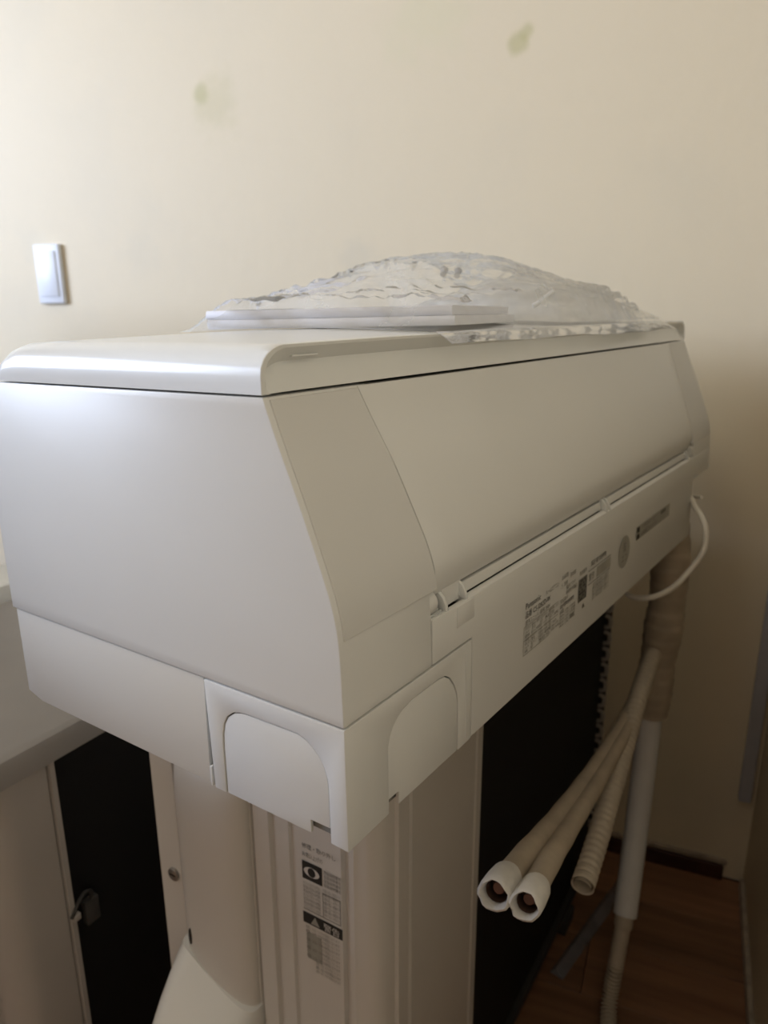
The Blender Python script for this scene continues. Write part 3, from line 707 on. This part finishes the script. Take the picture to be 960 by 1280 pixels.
def on_cover(x0, x1, y0, y1, mi):
    ca, sa = math.cos(ba + .015), math.sin(ba + .015)
    pk.add(to_world([(BC[0] + .002 + ca * x - sa * y, BC[1] + .003 + sa * x + ca * y, .2819 + .0070 + .0004) for x, y in ((x0, y0), (x1, y0), (x1, y1), (x0, y1))]), [(0, 1, 2, 3)], mi)
on_cover(.01, .05, .03, .09, 0); on_cover(.06, .075, -.08, .085, 1); on_cover(.09, .18, -.08, .02, 1)
cvp = pk.out('cover_print', [M['ink_grey'], M['ink_pale']], None, smooth=False); cvp.parent = b2

def sheet(name, corners, hfun, mat, nx=150, ny=84, zoff=.0012, seed=0, wr=1.0):
    C0, C1, C2, C3 = [Vector(c) for c in corners]     # (u,v) = 00, 10, 11, 01
    V = []; F = []
    def grid(top):
        k = len(V)
        for i in range(nx + 1):
            for j in range(ny + 1):
                u, v = i / nx, j / ny
                q = (C0 * (1 - u) + C1 * u) * (1 - v) + (C3 * (1 - u) + C2 * u) * v
                wob = noise.noise(Vector((u * 7 + seed, v * 7, 1.3))) * .006
                x, y = q.x + wob * (1 if 0.02 < u < .98 else .6), q.y + .5 * noise.noise(Vector((u * 6, v * 6 + seed, 4.1))) * .006
                z = lidz(x, y) if 0 < x < L and y > .03 else lidz(x, y)
                z += zoff
                if y < .0445: z -= (.0445 - y) * .7
                if top:
                    e = min(1, min(u, 1 - u, v, 1 - v) * 14)
                    h = hfun(u, v, x, y)
                    ww = noise.noise(Vector((x * 9, y * 9, seed))) * .05; rid = abs(noise.noise(Vector(((x + y * .7 + ww) * 30 + seed, (y - x * .3) * 13, .7)))); rid2 = abs(noise.noise(Vector(((x - y * .5 + ww) * 75, y * 40 + seed, 2.7))))
                    z += e * max(0.0004, h + wr * (.0085 * (.40 - rid) + .0048 * (.3 - rid2)) * min(1, h / .012)) + .0004
                V.append((x, y, z))
        for i in range(nx):
            for j in range(ny):
                a = k + i * (ny + 1) + j; F.append((a, a + ny + 1, a + ny + 2, a + 1) if top else (a, a + 1, a + ny + 2, a + ny + 1))
    grid(True); grid(False)
    return mk(name, to_world(V), F, mat, None, ang=180, recalc=False)
def sst(a, b, x): t = min(1, max(0, (x - a) / (b - a))); return t * t * (3 - 2 * t)
def hbag(u, v, x, y):
    base_ = .0155 * sst(0, .05, u) * (1 - sst(.62, .95, u))
    tent = .046 * math.exp(-((x - .44) / (.17 if x < .44 else .15)) ** 2) * (0.30 + .70 * sst(.05, .65, v)) * sst(0.02, .25, u)
    tail = .004
    return base_ + tent + tail
bag = sheet('plastic_bag', ((.168, .034), (.70, .030), (.62, .262), (.132, .264)), hbag, M['film'], seed=3.0)
tag(bag, 'crumpled clear plastic bag holding booklets, on top of the white air conditioner', 'plastic bag')
def hp(u, v, x, y):
    return .040 * (math.sin(math.pi * u) ** .6) * (math.sin(math.pi * min(1, v * 1.0)) ** .5) + .001
pch = sheet('hardware_pouch', ((.412, .050), (.63, .046), (.60, .235), (.388, .240)), hp, M['milky'], 50, 40, zoff=.0032, seed=11.0, wr=.8)
tag(pch, 'milky white inner pouch of small fittings inside the clear bag', 'pouch')

for k, p in enumerate(((.350, .156, .309), (.358, .146, .308))):
    q = MB(); v = Vector((p[0], p[1], p[2] + FL)); tube(q, [v, v + Vector((.009, .004, .004))], .0028, 12)
    tube(q, [v + Vector((.009, .004, .004)), v + Vector((.0105, .0047, .0047))], .0036, 12)
    tag(q.out('screw_anchor', M['duct'], None, bevel=0.0004), 'small grey fixing seen through the top of the plastic bag', 'fixing', 'fixings in the plastic bag')
q = MB(); tube(q, catmull([(.385, .082, .281 + FL), (.389, .076, .285 + FL), (.392, .071, .290 + FL), (.395, .067, .294 + FL)], 4), .0022, 10)
tag(q.out('twist_tie', M['foam'], None), 'short white twist tie inside the plastic bag beside the milky pouch', 'twist tie')

# ------------------------------------------------------------------ small things in the room
SW = room(N1, 0, 0); swc = Vector((.691, 1.325, .338 + FL))
tcoord = swc.dot(RT)
sw = empty('wall_plate', room(N1, tcoord, swc.z), RA); tag(sw, 'narrow pale blank switch plate on the cream wall', 'wall plate')
MB().prism([(-.035, -.060), (.035, -.060), (.035, .060), (-.035, .060)], 0, -.010, -.0002).out('plate', M['plate'], sw, bevel=0.003, seg=3)
MB().prism([(-.024, -.046), (.024, -.046), (.024, .046), (-.024, .046)], 0, -.0125, -.009).out('rocker', M['plate'], sw, bevel=0.0012)
dq = MB(); room_box(dq, N1 - .018, N1 - .0005, -.312, -.292, .174, CZ - .002)
o = dq.out('cable_duct', M['duct'], None, bevel=0.002); tag(o, 'thin grey cable duct running up the corner of the cream walls', 'cable duct')
ps = MB(); a, b = Vector((.640, .104, 0)), Vector((.895, .082, 0)); d = (b - a).normalized(); w_ = Vector((-d.y, d.x, 0))
R = [[p + w_ * .011 + Vector((0, 0, .002)), p + w_ * .002 + Vector((0, 0, .014)), p - w_ * .011 + Vector((0, 0, .003)), p - w_ * .011 + Vector((0, 0, .0008)), p + w_ * .011 + Vector((0, 0, .0004))] for p in (a, b)]
o = ps.rings(R).out('plastic_strip', M['strip'], None, smooth=False); tag(o, 'cloudy grey plastic strip lying on the wooden floor under the coil', 'plastic strip')
fb = MB(); ca, sa = math.cos(math.radians(4)), math.sin(math.radians(4))
fb.box(.12, .44, .856, .95, 0.0005, .60)
fb.V = [(ca * x - sa * y, sa * x + ca * y, z) for x, y, z in fb.V]
o = fb.out('foam_block', M['foam'], None, bevel=0.004); tag(o, 'white polystyrene packing block standing behind the rear condenser', 'packing block')

cb = MB(); room_box(cb, -.75, .62, 1.06, 1.46, .03, 1.02); room_box(cb, -.73, .60, 1.09, 1.44, .0005, .03)  # unseen cabinet, added to shade the rear unit and the lower area
M['cab'] = nmat('dark_grey_steel', (0.06, 0.06, 0.065), 0.5, 0.4, 0.1)
cab = cb.out('shading_cabinet', M['cab'], None, smooth=False, bevel=0.003);
for k in range(3):
    n0 = -.745 + k * .4517; d_ = room_box(MB(), n0 + .003, n0 + .448, 1.046, 1.0598, .05, 1.005).out('door', M['cab'], cab, smooth=False, bevel=0.002)
    room_box(MB(), n0 + .40, n0 + .415, 1.032, 1.0458, .55, .68).out('handle', M['steel'], d_, smooth=False, bevel=0.002)
tag(cab, 'unseen dark grey steel cabinet added to block low window light', 'cabinet')

# ceiling lamp
lm = bpy.data.materials.new('lit_diffuser'); lm.use_nodes = True
lb_ = lm.node_tree.nodes['Principled BSDF']; lb_.inputs['Base Color'].default_value = (0.9, 0.88, 0.82, 1)
lb_.inputs['Emission Color'].default_value = (1.0, 0.92, 0.77, 1); lb_.inputs['Emission Strength'].default_value = 6.0
lp = empty('ceiling_lamp', room(-.55, .45, CZ), RA); tag(lp, 'round flat ceiling lamp with a lit diffuser', 'ceiling lamp')
mb = MB(); tube(mb, [Vector((0, 0, -.001)), Vector((0, 0, -.035))], .22, 40); mb.out('lamp_base', M['plate'], lp, bevel=0.004)
mb = MB(); mb.rings([[(r * math.cos(2 * math.pi * k / 48), r * math.sin(2 * math.pi * k / 48), z) for k in range(48)] for r, z in ((.25, -.036), (.255, -.06), (.245, -.085), (.20, -.103), (.10, -.112), (.02, -.113))])
mb.out('lamp_diffuser', lm, lp)
